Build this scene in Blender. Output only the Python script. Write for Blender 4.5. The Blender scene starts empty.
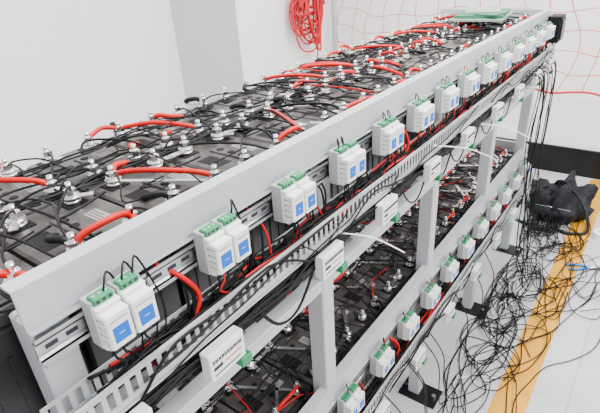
import bpy, math, random
from mathutils import Vector, Matrix, noise as mnoise
random.seed(7)
R=random.random
def U(a,b): return random.uniform(a,b)

# ---------------- materials ----------------
def mat(name,col,rough=0.5,metal=0.0,noise=0.0,nscale=20,bump=0.0,col2=None,spec=0.5):
    m=bpy.data.materials.new(name); m.use_nodes=True
    nt=m.node_tree; b=nt.nodes['Principled BSDF']
    b.inputs['Base Color'].default_value=(*col,1); b.inputs['Roughness'].default_value=rough
    b.inputs['Metallic'].default_value=metal
    b.inputs['Specular IOR Level'].default_value=spec
    if noise>0 or bump>0:
        tc=nt.nodes.new('ShaderNodeTexCoord'); n=nt.nodes.new('ShaderNodeTexNoise')
        n.inputs['Scale'].default_value=nscale; n.inputs['Detail'].default_value=6
        nt.links.new(tc.outputs['Object'],n.inputs['Vector'])
        if noise>0:
            r=nt.nodes.new('ShaderNodeValToRGB')
            c2=col2 or tuple(min(1,c*(1+noise)) for c in col); c1=tuple(c*(1-noise) for c in col)
            r.color_ramp.elements[0].position=0.35; r.color_ramp.elements[1].position=0.68
            r.color_ramp.elements[0].color=(*c1,1); r.color_ramp.elements[1].color=(*c2,1)
            nt.links.new(n.outputs['Fac'],r.inputs['Fac']); nt.links.new(r.outputs['Color'],b.inputs['Base Color'])
        if bump>0:
            bp=nt.nodes.new('ShaderNodeBump'); bp.inputs['Strength'].default_value=bump; bp.inputs['Distance'].default_value=0.01
            nt.links.new(n.outputs['Fac'],bp.inputs['Height']); nt.links.new(bp.outputs['Normal'],b.inputs['Normal'])
    return m
M={}
M['steel_paint']=mat('steel_paint',(0.42,0.43,0.45),0.38,0,0.05,8)
M['case']=mat('battery_case',(0.007,0.007,0.009),0.35,0,0.3,30,spec=.45)
M['lid']=mat('battery_lid',(0.022,0.020,0.020),0.32,0,0.4,14,col2=(0.075,0.066,0.064),spec=.5)
M['well']=mat('battery_well',(0.004,0.004,0.004),0.5,spec=.2)
M['silver']=mat('nickel',(0.88,0.87,0.86),0.20,1.0)
M['galv']=mat('galvanised',(0.52,0.53,0.54),0.30,1.0,0.12,25)
M['red']=mat('red_rubber',(0.48,0.003,0.003),0.45,spec=.25)
M['black']=mat('black_rubber',(0.0035,0.0035,0.0045),0.5,spec=.2)
M['duct']=mat('duct_plastic',(0.38,0.39,0.40),0.4)
M['modw']=mat('module_plastic',(0.70,0.73,0.70),0.45)
M['modg']=mat('module_base',(0.36,0.37,0.37),0.5)
M['green']=mat('green_plastic',(0.005,0.20,0.07),0.45)
M['blue']=mat('blue_sticker',(0.001,0.11,0.50),0.55,spec=.2)
M['label']=mat('label_white',(0.76,0.76,0.75),0.5)
M['sticker']=mat('battery_sticker',(0.24,0.23,0.22),0.5)
M['ink']=mat('label_ink',(0.015,0.015,0.02),0.6)
M['inkr']=mat('label_ink_red',(0.55,0.02,0.02),0.6)
M['white']=mat('white_nylon',(0.85,0.85,0.83),0.4)
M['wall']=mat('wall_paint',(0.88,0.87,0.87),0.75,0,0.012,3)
M['colshade']=mat('column_shaded_face',(0.56,0.57,0.585),0.75,0,0.02,3)  # wall tone with the shade of one column face put into its colour
M['base']=mat('baseboard_dark',(0.006,0.007,0.008),0.4,0,0.2,10,spec=.25)
M['yellow']=mat('yellow_floor_paint',(0.64,0.29,0.006),0.5,0,0.14,9)
M['netr']=mat('net_cord',(0.62,0.08,0.08),0.7)
M['ropr']=mat('red_rope',(0.56,0.005,0.014),0.6)
M['cloth']=mat('black_cloth',(0.006,0.007,0.010),0.65,0,0.5,40,1.0,spec=.35)
M['gpaper']=mat('green_card',(0.025,0.15,0.08),0.5,0,0.1,10)
M['gpaper2']=mat('pale_card',(0.26,0.34,0.27),0.5,0,0.1,10)
M['pblue']=mat('plier_handle',(0.01,0.16,0.45),0.4)
def floor_mat():
    m=bpy.data.materials.new('floor_tile'); m.use_nodes=True; nt=m.node_tree; b=nt.nodes['Principled BSDF']
    tc=nt.nodes.new('ShaderNodeTexCoord')
    n=nt.nodes.new('ShaderNodeTexNoise'); n.inputs['Scale'].default_value=3.5; n.inputs['Detail'].default_value=8
    nt.links.new(tc.outputs['Object'],n.inputs['Vector'])
    r=nt.nodes.new('ShaderNodeValToRGB'); r.color_ramp.elements[0].position=0.3; r.color_ramp.elements[1].position=0.7
    r.color_ramp.elements[0].color=(0.42,0.42,0.43,1); r.color_ramp.elements[1].color=(0.54,0.54,0.55,1)
    nt.links.new(n.outputs['Fac'],r.inputs['Fac'])
    br=nt.nodes.new('ShaderNodeTexBrick'); br.offset=0; br.inputs['Scale'].default_value=1.0
    br.inputs['Brick Width'].default_value=0.8; br.inputs['Row Height'].default_value=0.8
    br.inputs['Mortar Size'].default_value=0.002; br.inputs['Mortar'].default_value=(0.30,0.30,0.30,1)
    nt.links.new(tc.outputs['Object'],br.inputs['Vector'])
    nt.links.new(r.outputs['Color'],br.inputs['Color1']); nt.links.new(r.outputs['Color'],br.inputs['Color2'])
    nt.links.new(br.outputs['Color'],b.inputs['Base Color']); b.inputs['Roughness'].default_value=0.38
    return m
M['floor']=floor_mat()

# ---------------- mesh builder ----------------
class MB:
    def __init__(s): s.v=[]; s.f=[]; s.m=[]; s.sm=[]; s.mats=[]
    def mi(s,k):
        if k not in s.mats: s.mats.append(k)
        return s.mats.index(k)
    def rings(s,rings,k,capa=True,capb=True,smooth=False,closed=False):
        mi=s.mi(k); b=len(s.v); n=len(rings[0])
        for r in rings: s.v.extend([tuple(p) for p in r])
        R_=len(rings)
        for i in range(R_-(0 if closed else 1)):
            j=(i+1)%R_
            for a in range(n):
                c=(a+1)%n
                s.f.append((b+i*n+a,b+i*n+c,b+j*n+c,b+j*n+a)); s.m.append(mi); s.sm.append(smooth)
        if not closed:
            if capa: s.f.append(tuple(b+a for a in reversed(range(n)))); s.m.append(mi); s.sm.append(False)
            if capb: s.f.append(tuple(b+(R_-1)*n+a for a in range(n))); s.m.append(mi); s.sm.append(False)
    def box(s,x0,x1,y0,y1,z0,z1,k,c=0.0):
        def ring(z,i):
            if c>0:
                e=c
                return [(x0+i+e,y0+i,z),(x1-i-e,y0+i,z),(x1-i,y0+i+e,z),(x1-i,y1-i-e,z),(x1-i-e,y1-i,z),(x0+i+e,y1-i,z),(x0+i,y1-i-e,z),(x0+i,y0+i+e,z)]
            return [(x0,y0,z),(x1,y0,z),(x1,y1,z),(x0,y1,z)]
        if c>0: s.rings([ring(z0,c),ring(z0+c,0),ring(z1-c,0),ring(z1,c)],k)
        else: s.rings([ring(z0,0),ring(z1,0)],k)
    def obox(s,cx,cy,cz,sx,sy,sz,ang,k):
        ca,sa=math.cos(ang),math.sin(ang)
        def P(x,y,z): return (cx+x*ca-y*sa,cy+x*sa+y*ca,cz+z)
        s.rings([[P(-sx/2,-sy/2,z),P(sx/2,-sy/2,z),P(sx/2,sy/2,z),P(-sx/2,sy/2,z)] for z in(-sz/2,sz/2)],k)
    def cyl(s,x,y,z0,z1,r0,r1,n,k,smooth=True):
        s.rings([[(x+r*math.cos(2*math.pi*a/n),y+r*math.sin(2*math.pi*a/n),z) for a in range(n)] for z,r in((z0,r0),(z1,r1))],k,smooth=smooth)
    def tube(s,pts,r,k,n=6,sub=5,closed=False):
        P=[Vector(p) for p in pts]
        if sub>1 and len(P)>2:
            Q=[]; L=len(P)
            rng=range(L) if closed else range(L-1)
            for i in rng:
                if closed: p0,p1,p2,p3=P[i-1],P[i],P[(i+1)%L],P[(i+2)%L]
                else: p0=P[max(i-1,0)];p1=P[i];p2=P[i+1];p3=P[min(i+2,L-1)]
                for t in range(sub):
                    t/=sub
                    Q.append(0.5*((2*p1)+(p2-p0)*t+(2*p0-5*p1+4*p2-p3)*t*t+(3*p1-p0-3*p2+p3)*t**3))
            if not closed: Q.append(P[-1])
            P=Q
        rs=[]; up=None
        for i,p in enumerate(P):
            a=P[max(i-1,0)]; b=P[min(i+1,len(P)-1)]
            if closed: a=P[i-1]; b=P[(i+1)%len(P)]
            t=(b-a)
            if t.length<1e-9: t=Vector((0,0,1))
            t.normalize()
            if up is None: up=Vector((0,0,1)) if abs(t.z)<0.9 else Vector((1,0,0))
            u=up-t*up.dot(t)
            if u.length<1e-5: u=t.orthogonal()
            u.normalize(); up=u; w=t.cross(u)
            rs.append([p+u*(r*math.cos(2*math.pi*q/n))+w*(r*math.sin(2*math.pi*q/n)) for q in range(n)])
        s.rings(rs,k,smooth=True,closed=closed)
    def mesh(s,name):
        me=bpy.data.meshes.new(name); me.from_pydata(s.v,[],s.f)
        for k in s.mats: me.materials.append(M[k])
        me.polygons.foreach_set('material_index',s.m); me.polygons.foreach_set('use_smooth',s.sm)
        me.update(); return me
    def obj(s,name,parent=None,loc=(0,0,0)):
        o=bpy.data.objects.new(name,s.mesh(name)); bpy.context.collection.objects.link(o); o.location=loc
        if parent: o.parent=parent
        return o
def empty(name,loc=(0,0,0)):
    e=bpy.data.objects.new(name,None); bpy.context.collection.objects.link(e); e.location=loc; return e
def inst(name,me,loc,rz=0,parent=None):
    o=bpy.data.objects.new(name,me); bpy.context.collection.objects.link(o); o.location=loc; o.rotation_euler=(0,0,rz)
    if parent: o.parent=parent
    return o

# ---------------- room ----------------
b=MB(); b.box(-3.4,2.6,-1.6,4.0,-0.05,0,'floor'); b.obj('floor')
b=MB(); b.box(-3.36,-3.24,-1.6,2.68,0,3.0,'wall'); b.obj('wall_left')
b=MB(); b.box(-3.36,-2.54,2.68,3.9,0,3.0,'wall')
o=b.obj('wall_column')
o.data.materials.append(M['colshade'])
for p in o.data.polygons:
    if p.normal.y<-0.5: p.material_index=1  # face towards -Y takes the greyer colour as painted shade
b=MB(); b.box(-3.36,2.6,3.9,4.02,0,3.0,'wall'); b.obj('wall_far')
b=MB(); b.box(-2.54,2.6,3.885,3.9,0,0.20,'base'); b.box(-2.54,2.6,3.88,3.9,0.20,0.21,'base'); b.obj('baseboard_far')
b=MB(); b.box(-0.245,-0.125,-1.6,3.87,0,0.0015,'yellow'); b.obj('floor_marking_stripe')

# ---------------- rack ----------------
Y0,Y1=0.03,2.66
BS=0.135
DZ=0.675
posts=[0.16,0.72,1.35,1.97,2.60]
rack=empty('battery_rack')
b=MB()
for y in posts:
    for (xa,xb) in((-0.54,-0.495),(-1.04,-0.995)):
        b.box(xa,xb,y-0.0225,y+0.0225,0.006,1.26,'steel_paint',0.003)
    b.box(-0.995,-0.54,y-0.015,y+0.015,0.12,0.15,'steel_paint')
b.obj('posts',rack)
b=MB()
for y in posts:
    b.box(-0.57,-0.42,y-0.05,y+0.05,0,0.006,'base',0.001)
    b.box(-1.09,-0.95,y-0.05,y+0.05,0,0.006,'base',0.001)
    for dx in(-0.555,-0.44): b.cyl(dx,y,0.006,0.018,0.009,0.009,6,'silver',False)
b.obj('foot_plates',rack)
b=MB()
for z in(0,-DZ):
    b.box(-0.494,-0.490,BS,Y1,1.254+z,1.310+z,'steel_paint')
    b.box(-0.515,-0.494,BS,Y1,1.306+z,1.310+z,'steel_paint')
    b.box(-0.4905,-0.482,BS,Y1,1.254+z,1.257+z,'steel_paint')
    b.box(-0.530,-0.497,Y0,Y1,0.938+z,0.968+z,'steel_paint',0.002)
    b.box(-1.038,-0.998,Y0,Y1,0.938+z,0.968+z,'steel_paint',0.002)
    b.box(-1.02,-1.0,Y0,Y1,1.15+z,1.18+z,'steel_paint')
    y=Y0+0.06
    while y<Y1:
        b.box(-0.998,-0.53,y,y+0.03,0.940+z,0.966+z,'steel_paint'); y+=0.2
    b.box(-1.03,-0.50,Y1+0.002,Y1+0.02,1.25+z,1.31+z,'steel_paint',0.002)
    b.box(-1.03,-0.50,Y0-0.02,Y0-0.002,0.938+z,0.968+z,'steel_paint',0.002)
b.obj('beams',rack)

# ---------------- battery mesh ----------------
TERM=((0.082,0.046),(0.082,-0.046),(-0.082,0.046),(-0.082,-0.046))
def battery_mesh():
    b=MB(); hx,hy=0.110,0.082
    b.box(-hx,hx,-hy,hy,-0.026,0.238,'case',0.004)
    b.box(-hx-0.001,hx+0.001,-hy-0.001,hy+0.001,0.240,0.262,'lid',0.004)
    b.box(-hx+0.004,hx-0.004,-hy+0.004,hy-0.004,0.236,0.242,'well')
    for sx in(-1,1):
        for yy in(-0.05,-0.025,0,0.025,0.05):
            b.box(sx*hx-0.002,sx*hx+0.002,yy-0.003,yy+0.003,0.0,0.20,'case')
    b.box(-0.050,0.050,-0.014,0.014,0.262,0.2650,'lid',0.0012)
    for i in range(3): b.cyl(-0.03+0.03*i,0,0.265,0.2665,0.008,0.007,10,'well')
    b.box(-0.030,0.030,0.030,0.054,0.262,0.2624,'sticker')
    for i in range(3): b.box(-0.026,0.025-.01*i,0.034+.006*i,0.036+.006*i,0.2624,0.2626,'ink')
    b.box(-0.03,0.03,-0.066,-0.030,0.262,0.2622,'well')
    for (tx,ty) in TERM:
        b.box(tx-0.019,tx+0.019,ty-0.019,ty+0.019,0.262,0.2635,'well')
        b.cyl(tx,ty,0.2635,0.270,0.0145,0.0145,12,'silver')
        b.cyl(tx,ty,0.2725,0.2760,0.0145,0.0145,14,'silver')
        b.cyl(tx,ty,0.2760,0.2775,0.0120,0.0120,14,'silver')
        b.cyl(tx,ty,0.2775,0.288,0.0102,0.0102,6,'silver',False)
        b.cyl(tx,ty,0.288,0.300,0.0056,0.0048,8,'silver')
    return b.mesh('battery')
bm=battery_mesh()
PIT=0.1715; NB=15; BY=0.125
rowx=(-0.662,-0.886)
for t,z in enumerate((0.995,0.995-DZ)):
    for rx in rowx:
        for i in range(NB):
            inst('battery',bm,(rx+U(-.002,.002),BY+i*PIT,z),0)
# ---------------- links + cables on battery tops ----------------
for t,z in enumerate((0.995,0.995-DZ)):
    zt=z+0.2712
    b=MB(); c=MB(); rd=MB()
    for r,rx in enumerate(rowx):
        for i in range(NB):
            y=BY+i*PIT
            T=[(rx+a,y+q) for a,q in TERM]
            def bar(P,Q,w=0.015):
                ang=math.atan2(Q[1]-P[1],Q[0]-P[0]); L=math.hypot(Q[0]-P[0],Q[1]-P[1])
                b.obox((P[0]+Q[0])/2,(P[1]+Q[1])/2,zt,L+0.02,w,0.002,ang,'silver')
            if i<NB-1:
                for side in(0,2):
                    if R()<0.65: bar(T[side],(T[side+1][0],T[side+1][1]+PIT))
            if R()<(.6 if t==1 else .3): bar(T[0],T[3],.009)
            if R()<(.5 if t==1 else .2): bar(T[1],(rx,y+.06),.009)
            for (tx,ty) in T:
                an=U(-1,1)+ (0 if R()<.5 else math.pi)
                if R()<.75: b.obox(tx+math.cos(an)*0.014,ty+math.sin(an)*0.014,zt+0.0025,0.040,0.014,0.002,an,'silver')
                for q in range(1 if R()<0.5 else 2):
                    rr=U(0.0015,0.0027)
                    tgtx=rx+U(-0.03,0.03) if R()<.5 else (-0.775 if R()<.6 else -0.535)
                    dy=U(-0.09,0.14)
                    h=U(0.012,0.034)
                    c.tube([(tx,ty,zt+0.008),(tx+(tgtx-tx)*.2,ty+dy*.1,zt+h*.8),(tx+(tgtx-tx)*.6+U(-.01,.01),ty+dy*.6,zt+h*0.8),(tgtx,ty+dy,zt+0.004),(tgtx+U(-.02,.02),ty+dy+U(.04,.1),zt+0.002+U(0,.006))],rr,'black' if R()<0.95 else 'red',5,4)
                if R()<0.36:
                    kk='red' if R()<.5 else 'black'
                    c.tube([(tx-0.002,ty,zt+0.006),(tx+0.018*math.cos(an),ty+0.018*math.sin(an),zt+0.016),(tx+0.045*math.cos(an),ty+0.045*math.sin(an),zt+0.012),(tx+0.06*math.cos(an),ty+0.06*math.sin(an)+.02,zt+0.004)],0.0060,kk,7,3)
            nred=1 if (R()<(0.8 if i<5 else .95)) else 0
            if t==0 and i>4 and R()<.5: nred+=1
            for _ in range(nred):
                q=R()
                if q<.22 and r==0: s=T[2+int(R()*2)]; e=(rowx[1]+.082,s[1])
                elif q<.27: s=T[0];e=T[3]
                elif q<.33: s=T[1];e=T[2]
                elif q<.62: k=random.choice((0,2)); s=T[k]; e=T[k+1]
                else: k=random.choice((0,2)); s=T[k]; e=(T[k+1][0],T[k+1][1]+PIT)
                h=U(0.020,0.030); m=((s[0]+e[0])/2+U(-.02,.02),(s[1]+e[1])/2+U(-.015,.015))
                if e[1]<0.06 or e[1]>Y1-.04: continue
                f1=.72
                pts=[(s[0],s[1],zt+0.007),(s[0]*f1+m[0]*(1-f1),s[1]*f1+m[1]*(1-f1),zt+h*.75),(m[0],m[1],zt+h),(e[0]*f1+m[0]*(1-f1),e[1]*f1+m[1]*(1-f1),zt+h*.75),(e[0],e[1],zt+0.007)]
                rd.tube(pts,0.0052,'red',8,6)
                for (ex,ey) in(s,e): b.cyl(ex,ey,zt+.0065,zt+.0085,.0125,.0125,10,'silver')
    for k in range(15):
        x=-0.775+U(-.02,.02) if k<6 else (-0.545+U(-.01,.008) if k<10 else U(-.95,-.6))
        y=U(Y0+.05,.5); pts=[]
        ye=U(1.6,2.55)
        while y<ye:
            pts.append((x+U(-.012,.012),y,zt+0.002+U(0,.012) if k>=10 else zt-0.002+U(0,.01))); y+=U(.05,.12)
        c.tube(pts,U(.0016,.0028),'black',5,3)
    h=empty('battery_top_wiring')
    b.obj('link_bars',h); c.obj('sense_wires',h); rd.obj('red_jumper_cables',h)

# ---------------- DIN rail, modules ----------------
def module_mesh():
    b=MB()
    w=0.0168
    b.box(0,0.022,-w,w,0.004,0.072,'modg',0.0012)
    b.box(0.020,0.045,-w+.0005,w-.0005,0.011,0.060,'modw',0.002)
    b.box(0.008,0.032,-w+.0003,w-.0003,0.005,0.067,'modw',0.002)
    b.box(0.010,0.026,-w+.004,w-.004,0.067,0.076,'green',0.001)
    for i in range(3):
        yy=-0.008+0.008*i
        b.cyl(0.018,yy,0.076,0.0765,0.0024,0.0024,8,'silver')
        b.box(0.0256,0.0262,yy-.002,yy+.002,0.069,0.073,'ink')
    b.box(0.026,0.032,-w+.003,w-.003,0.003,0.010,'modg',0.001)
    b.box(0.0449,0.0454,-0.0105,0.0105,0.020,0.042,'blue')
    b.box(0.0453,0.0456,-0.004,0.004,0.031,0.0316,'label')
    b.box(0.0449,0.0454,-0.012,0.012,0.049,0.0515,'modg')
    for sy in(-1,1):
        for q in range(4): b.box(0.026,0.041,sy*(w-.0006)-.0003,sy*(w-.0006)+.0003,0.020+q*.01,0.022+q*.01,'modg')
    return b.mesh('battery_monitor_module')
mm=module_mesh()
modY=[0.228+0.1745*i for i in range(14)]
for z in(0,-DZ):
    b=MB()
    b.box(-0.4895,-0.4865,BS,Y1,1.2165+z,1.2425+z,'galv')
    b.box(-0.4865,-0.4815,BS,Y1,1.2405+z,1.2425+z,'galv'); b.box(-0.4865,-0.4815,BS,Y1,1.2165+z,1.2185+z,'galv')
    b.box(-0.4835,-0.4815,BS,Y1,1.2405+z,1.2480+z,'galv'); b.box(-0.4835,-0.4815,BS,Y1,1.2110+z,1.2185+z,'galv')
    y=BS+.01
    while y<Y1-.02: b.box(-0.4866,-0.4862,y,y+0.015,1.2265+z,1.2325+z,'ink'); y+=0.025
    for y in posts: b.box(-0.495,-0.4895,y-.02,y+.02,1.20+z,1.25+z,'galv')
    b.obj('din_rail',rack)
    for y in modY:
        for d in(-0.0178,0.0178): inst('battery_monitor_module',mm,(-0.4812,y+d,1.196+z))
# ---------------- slotted duct ----------------
for z in(0,-DZ):
    b=MB(); xa,xb=-0.487,-0.443; z0=1.117+z; ys=BS-.02
    b.box(xa,xb,ys,Y1+.0,z0,z0+0.002,'duct')
    for x in(xa,xb-0.002):
        b.box(x,x+0.002,ys,Y1,z0+0.002,z0+0.009,'duct')
        b.box(x,x+0.002,ys,Y1,z0+0.035,z0+0.040,'duct')
        y=ys
        while y<Y1-.01: b.box(x,x+0.002,y,y+0.007,z0+0.009,z0+0.035,'duct'); y+=0.0165
    b.box(xb-0.005,xb+.001,ys,Y1,z0+0.040,z0+0.0415,'duct')
    b.box(-0.497,-0.441,ys,Y1,z0-0.0045,z0-0.0015,'steel_paint')
    b.obj('cable_duct')
    c=MB()
    for k in range(34):
        x=U(-.482,-.452); y=ys+U(.01,.3); ye=U(1.5,Y1-.02); pts=[]
        while y<ye:
            pts.append((x+U(-.004,.004),y,z0+U(.006,.044))); y+=U(.05,.13)
        c.tube(pts,U(.0018,.0032),'black' if k%11 else 'red',5,3)
    for k in range(20):
        y=ys+U(-.02,.1); ye=U(2.2,Y1-.02); pts=[]
        bx=U(-.485,-.441)
        while y<ye:
            pts.append((bx+U(-.004,.004),y,z0-.024+U(-.018,.012))); y+=U(.06,.16)
        c.tube(pts,U(.002,.0034),'black',5,3)
    for k in range(12):
        y=ys+U(0,2.2); ye=y+U(.3,.7); pts=[]
        while y<min(ye,Y1):
            pts.append((U(-.438,-.430),y,z0+U(-.02,.048))); y+=U(.06,.16)
        if len(pts)>2: c.tube(pts,U(.0014,.0024),'black',5,4)
    for y in modY:
        for d in(-0.018,0.018):
            for q in range(3):
                yy=y+d+U(-.01,.01)
                if R()<.3:
                    c.tube([(-.464,yy,1.268+z),(-.463,yy+.003,1.280+z),(-.478,yy+.02,1.279+z),(-.476,yy+.04,1.20+z),(-.47,yy+.03,1.15+z)],.0014,'black' if R()<.85 else 'red',5,4)
                else:
                    c.tube([(-.452,yy,1.204+z),(-.448,yy,1.188+z),(-.455+U(-.01,.01),yy+U(-.03,.03),1.172+z),(-.465,yy+U(-.03,.03),1.14+z)],.0017,'black' if R()<.8 else 'red',5,4)
        for q in range(2):
            s=y+U(.055,.11)
            c.tube([(-.53,s-.05,1.282+z),(-.50,s-.02,1.262+z-.03),(-.478,s,1.20+z),(-.468,s+U(-.02,.02),1.15+z)],.0022,'black',5,5)
            c.tube([(-.53,s-.03,1.275+z),(-.502,s,1.235+z),(-.476,s+.01,1.195+z),(-.468,s+U(-.02,.04),1.145+z)],.0022,random.choice(('black','black','red')),5,5)
    for y in(0.335,1.04,1.9) :
        c.tube([(-.52,y-.05,1.27+z),(-.50,y-.02,1.235+z),(-.474,y,1.21+z),(-.468,y+.015,1.17+z),(-.47,y-.01,1.13+z)],.0040,'red',8,6)
    c.obj('duct_wiring')

# ---------------- white tags ----------------
def tag_mesh(seed):
    random.seed(seed); b=MB()
    b.box(0,0.020,-0.036,0.036,-0.025,0.025,'label',0.0015)
    x=0.0200
    y=-0.030
    while y<0.028:
        w=U(.003,.006); k=U(.002,.004)
        b.box(x,x+.0006,y,y+w*.35,0.006,0.013,'ink'); b.box(x,x+.0006,y,y+w,0.006+k,0.0075+k,'ink'); b.box(x,x+.0006,y+w*.65,y+w*.9,0.006,0.013,'ink')
        y+=w+.0015
    b.box(x,x+.0006,-0.030,-0.012,-0.006,0.000,'ink'); b.box(x,x+.0006,-0.006,0.028,-0.004,-0.002,'inkr')
    b.box(x,x+.0006,-0.030,0.024,-0.016,-0.014,'ink')
    b.box(0.004,0.024,0.022,0.044,-0.042,-0.025,'green',0.001)
    return b.mesh('cell_number_tag')
tags=[tag_mesh(i) for i in range(3)]
random.seed(21)
for z in(0,-DZ):
    for i,y in enumerate([0.175,0.345,0.635,0.87,1.13,1.40,1.70,1.98,2.26,2.5]):
        inst('cell_number_tag',tags[i%3],(-0.4405,y,1.084+z))
# ---------------- cable ties ----------------
for (p,q) in(((-.439,.69,1.112),(-.34,.774,1.052)),((-.439,1.163,1.136),(-.33,1.348,1.053)),((-.439,1.557,1.08),(-.31,1.69,1.01))):
    b=MB(); p=Vector(p); q=Vector(q); m=(p+q)/2+Vector((0,0,.012))
    b.tube([p,m,q],.0015,'white',5,6); b.box(p.x-.004,p.x+.002,p.y-.003,p.y+.003,p.z-.003,p.z+.003,'white'); b.obj('cable_tie')

# ---------------- hanging cables ----------------
c=MB()
for k in range(10):
    y=U(2.25,2.62); e=y+U(-.2,.2)
    c.tube([(-.435,y-U(.05,.3),1.12),(-.415,y,1.05),(U(-.43,-.40),y+U(-.04,.04),.80),(U(-.43,-.41),y+U(-.05,.05),.55),(U(-.42,-.36),e,.25),(U(-.42,-.3),e+U(-.1,.1),.012),(U(-.4,-.2),e+U(-.5,.1),.004)],U(.002,.003),'black',5,6)
for k in range(8):
    y=U(.4,1.9)
    c.tube([(-.446,y,1.10),(-.436,y+.04,1.04),(-.437,y+.10,1.03),(-.442,y+.17,1.09)],.0022,'black',5,5)
    y=U(.9,2.2)
    c.tube([(-.440,y,.44),(-.40,y+.06,.30),(-.40,y+.1,.12),(U(-.42,-.3),y+.15,.01),(U(-.4,-.28),y+.3,.004)],.0022,'black',5,5)
c.obj('hanging_cables')
# ---------------- floor cable tangle ----------------
c=MB()
def loops(cx,cy,r,n,zz=0.004,rad=.0022,k='black',zh=.022):
    pts=[]; a=U(0,6.28); rr=r
    for i in range(int(n*8)):
        a+=math.pi/4*U(.8,1.2); rr=r*U(.7,1.3)
        cx+=U(-.012,.012)*r/.1; cy+=U(-.02,.02)*r/.1
        pts.append((cx+rr*math.cos(a)*.8,cy+rr*math.sin(a)*1.5,zz+U(0,zh)))
    c.tube(pts,rad,k,5,4)
for (cx,cy,r,n) in((-.32,2.75,.12,5),(-.27,2.5,.15,4),(-.34,2.3,.12,5),(-.25,2.9,.12,4),(-.10,2.55,.12,2),(-.36,1.95,.09,4),(-.32,2.85,.14,5),(-.30,1.72,.10,3),(-.35,1.5,.08,2),(-.24,2.1,.17,3),(-.30,2.2,.13,3),(-.22,1.85,.12,2),(-.02,2.35,.10,1.5),(-.36,1.75,.10,3),(-.30,1.45,.12,2)):
    loops(cx,cy,r,n)
# denser coil pile beside the bag
for k in range(6): loops(-.38+U(-.05,.05),2.98+U(-.08,.05),.08,3,.01,.003,'black',.06)
for k in range(20):
    x=U(-.42,-.15); y=U(1.1,2.2); pts=[]
    a=U(1.1,2.0)
    for i in range(9):
        pts.append((x,y,.004+U(0,.006))); a+=U(-.6,.6); x+=.10*math.cos(a); y+=.13*math.sin(a)
        x=min(max(x,-.45),.05)
        if y>3.0: break
    if len(pts)>2: c.tube(pts,.0022,'black',5,5)
c.obj('floor_cable_tangle')
c=MB()
for k in range(4):
    y=1.62+.22*k; c.tube([(-.39,y,.008),(-.37,y+.03,.014),(-.35,y-.06,.006),(-.39,y-.12,.006)],.003,'white',6,5)
c.obj('white_cable_offcuts')

# ---------------- backpack ----------------
def backpack():
    b=MB(); seg=64; rings=[]
    prof=[(0,.80),(.02,.98),(.05,1.03),(.075,1.02),(.10,.97),(.125,.90),(.145,.80),(.162,.66),(.175,.50),(.183,.32),(.186,.10)]
    for h,s in prof:
        ring=[]
        for a in range(seg):
            t=2*math.pi*a/seg; ct,st=math.cos(t),math.sin(t)
            x=.18*s*math.copysign(abs(ct)**.85,ct); y=.16*s*math.copysign(abs(st)**.85,st)
            nz=mnoise.noise(Vector((x*15,y*15,h*18)))+.7*mnoise.noise(Vector((x*34,y*34,h*40)))
            f=1+nz*.28
            ring.append((x*f,y*f+h*.2,max(0,h*(1+nz*.6+.5*mnoise.noise(Vector((x*9,y*9,3)))))))
        rings.append(ring)
    b.rings(rings,'cloth',smooth=True)
    pr=[]
    for h,s in((.0,.85),(.03,1),(.075,.95),(.10,.6)):
        pr.append([(.11*s*math.cos(2*math.pi*a/20),-.125-.045*s*math.sin(2*math.pi*a/20)+0,h) for a in range(20)])
    b.rings([list(reversed(r)) for r in pr],'cloth',smooth=True)
    for sx in(-1,1):
        b.tube([(sx*.06,.02,.175),(sx*.12,-.08,.18),(sx*.19,-.15,.10),(sx*.21,-.2,.012),(sx*.12,-.26,.012),(sx*.05,-.24,.012)],.010,'cloth',8,6)
    b.tube([(-.04,.06,.175),(-.02,.03,.215),(.03,.03,.215),(.05,.06,.175)],.008,'cloth',8,5)
    b.tube([(-.10,-.15,.105),(0,-.16,.112),(.10,-.15,.105)],.0018,'galv',5,5)
    return b.obj('backpack',None,(-0.36,3.20,0))
backpack()
b=MB(); b.rings([[(r*math.cos(2*math.pi*a/24),r*math.sin(2*math.pi*a/24),z) for a in range(24)] for r,z in((.055,0),(.055,.04),(.035,.04),(.035,0))],'white',closed=True,smooth=False); b.obj('tape_roll',None,(-.06,3.0,.0))
b=MB()
for s in(-1,1):
    b.tube([(0,s*.004,.008),(-.03,s*.014,.009),(-.07,s*.024,.009),(-.11,s*.020,.009)],.006,'pblue',8,5)
    b.tube([(0,s*.004,.008),(.02,s*.006,.008),(.045,s*.002,.008)],.006,'galv',6,4)
b.cyl(0,0,.002,.016,.010,.010,12,'galv')
o=b.obj('pliers',None,(-.08,2.62,0.001)); o.rotation_euler=(0,0,.5)

b=MB()
b.obox(-.72,2.38,1.311,.22,.34,.008,.12,'gpaper2'); b.obox(-.72,2.38,1.321,.20,.28,.012,.15,'gpaper'); b.obox(-.73,2.40,1.332,.15,.22,.010,.3,'gpaper2'); b.obox(-.66,2.30,1.330,.10,.12,.006,-.2,'gpaper')
b.obj('circuit_board_stack')
b=MB(); b.box(-.489,-.430,2.61,2.71,1.165,1.285,'black',.004); b.box(-.430,-.424,2.625,2.695,1.18,1.27,'case',.001); b.tube([(-.465,2.67,1.17),(-.46,2.66,1.15),(-.45,2.64,1.13)],.004,'black',6,5); b.obj('black_junction_box')

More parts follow.
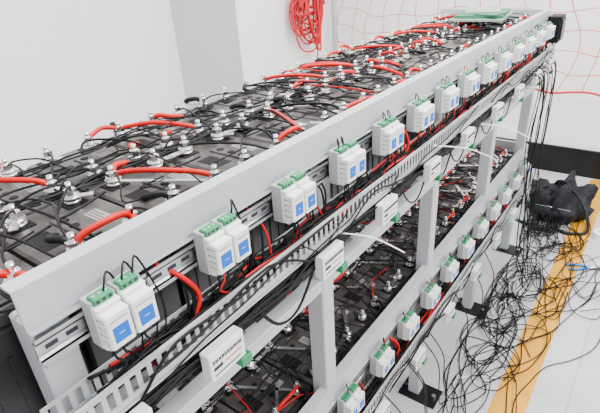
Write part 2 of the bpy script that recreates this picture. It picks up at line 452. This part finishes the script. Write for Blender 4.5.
# ---------------- net ----------------
b=MB()
def NP(u,v):
    x=-2.35+u*3.3; z=1.78-v*(1.17+.04*math.sin(u*9)); 
    return (x+.05*math.sin(v*7+u*5)+.016*math.sin(u*60+v*9),3.80+.04*math.sin(u*12+v*5),z-.14*math.sin(math.pi*((u*3)%1))*(1-v)*.6+.014*math.sin(u*47+v*11))
NU,NV=22,8
for i in range(NU+1):
    b.tube([NP(i/NU,v/16) for v in range(17)],.0028,'netr',4,1)
for j in range(NV+1):
    b.tube([NP(u/80,j/NV) for u in range(81)],.0028 if 0<j<NV else .008,'netr' if 0<j<NV else 'ropr',5,1)
b.obj('rope_net')
b=MB(); b.cyl(-2.42,3.78,0.02,1.95,.022,.022,16,'steel_paint'); b.cyl(-2.42,3.78,0,.02,.07,.06,20,'steel_paint'); b.cyl(-2.42,3.78,1.95,1.97,.026,.02,16,'steel_paint'); b.obj('net_post')
b=MB()
for k in range(28):
    w=U(.05,.20); zb=U(.92,1.38); ox=U(-.04,.05); 
    b.tube([(0,0,1.68),(ox-w*.2,w*.25+U(-.07,.07),1.5),(ox-w*.15,-w,1.25+U(-.12,.12)),(ox,-w*.5+U(-.08,.08),zb),(ox+.02,w*.6,zb+U(-.04,.08)),(ox+w*.2,w+U(-.08,.04),1.3+U(-.12,.12)),(ox+.02,w*.3,1.52)],.007,'ropr',6,5,closed=True)
b.tube([(-.03,-.03,1.66),(-.03,.03,1.64),(.03,.03,1.65),(.03,-.03,1.67)],.01,'ropr',6,4,closed=True)
b.tube([(0,.05,1.4),(.02,.08,1.0),(.0,.06,.6),(.01,.08,.15),(.02,.10,.006),(.10,.16,.006)],.006,'ropr',6,5)
b.box(-.10,.0,-.01,.01,1.67,1.69,'galv')
b.obj('red_rope_bundle',None,(-2.43,3.42,0))

# ---------------- lights ----------------
def area(name,loc,rot,sx,sy,e,col=(1,1,1)):
    l=bpy.data.lights.new(name,'AREA'); l.shape='RECTANGLE'; l.size=sx; l.size_y=sy; l.energy=e; l.color=col
    o=bpy.data.objects.new(name,l); bpy.context.collection.objects.link(o); o.location=loc; o.rotation_euler=rot; return o
area('ceiling_light_1',(-0.8,1.6,3.0),(0,0,0),0.4,3.0,150,(1,.99,.975))
area('ceiling_light_2',(1.4,1.6,3.0),(0,math.radians(25),0),0.4,3.0,170,(1,.99,.975))
w=bpy.data.worlds.new('world'); bpy.context.scene.world=w; w.use_nodes=True
w.node_tree.nodes['Background'].inputs[0].default_value=(0.98,0.985,1,1); w.node_tree.nodes['Background'].inputs[1].default_value=1.65

# ---------------- camera ----------------
cd=bpy.data.cameras.new('camera'); co=bpy.data.objects.new('camera',cd); bpy.context.collection.objects.link(co)
f=480.0
Yv=Vector((403,-277,f)).normalized(); Dn=Vector((62,921,f)); Dn=(Dn-Yv*Dn.dot(Yv)).normalized(); Zv=-Dn; Xv=Yv.cross(Zv)
right=Vector((Xv.x,Yv.x,Zv.x)); down=Vector((Xv.y,Yv.y,Zv.y)); fw=Vector((Xv.z,Yv.z,Zv.z))
mx=Matrix((( right.x,-down.x,-fw.x,0),(right.y,-down.y,-fw.y,0),(right.z,-down.z,-fw.z,1.6),(0,0,0,1)))
co.matrix_world=mx; cd.sensor_width=36; cd.lens=f/600*36; cd.clip_start=.02
bpy.context.scene.camera=co
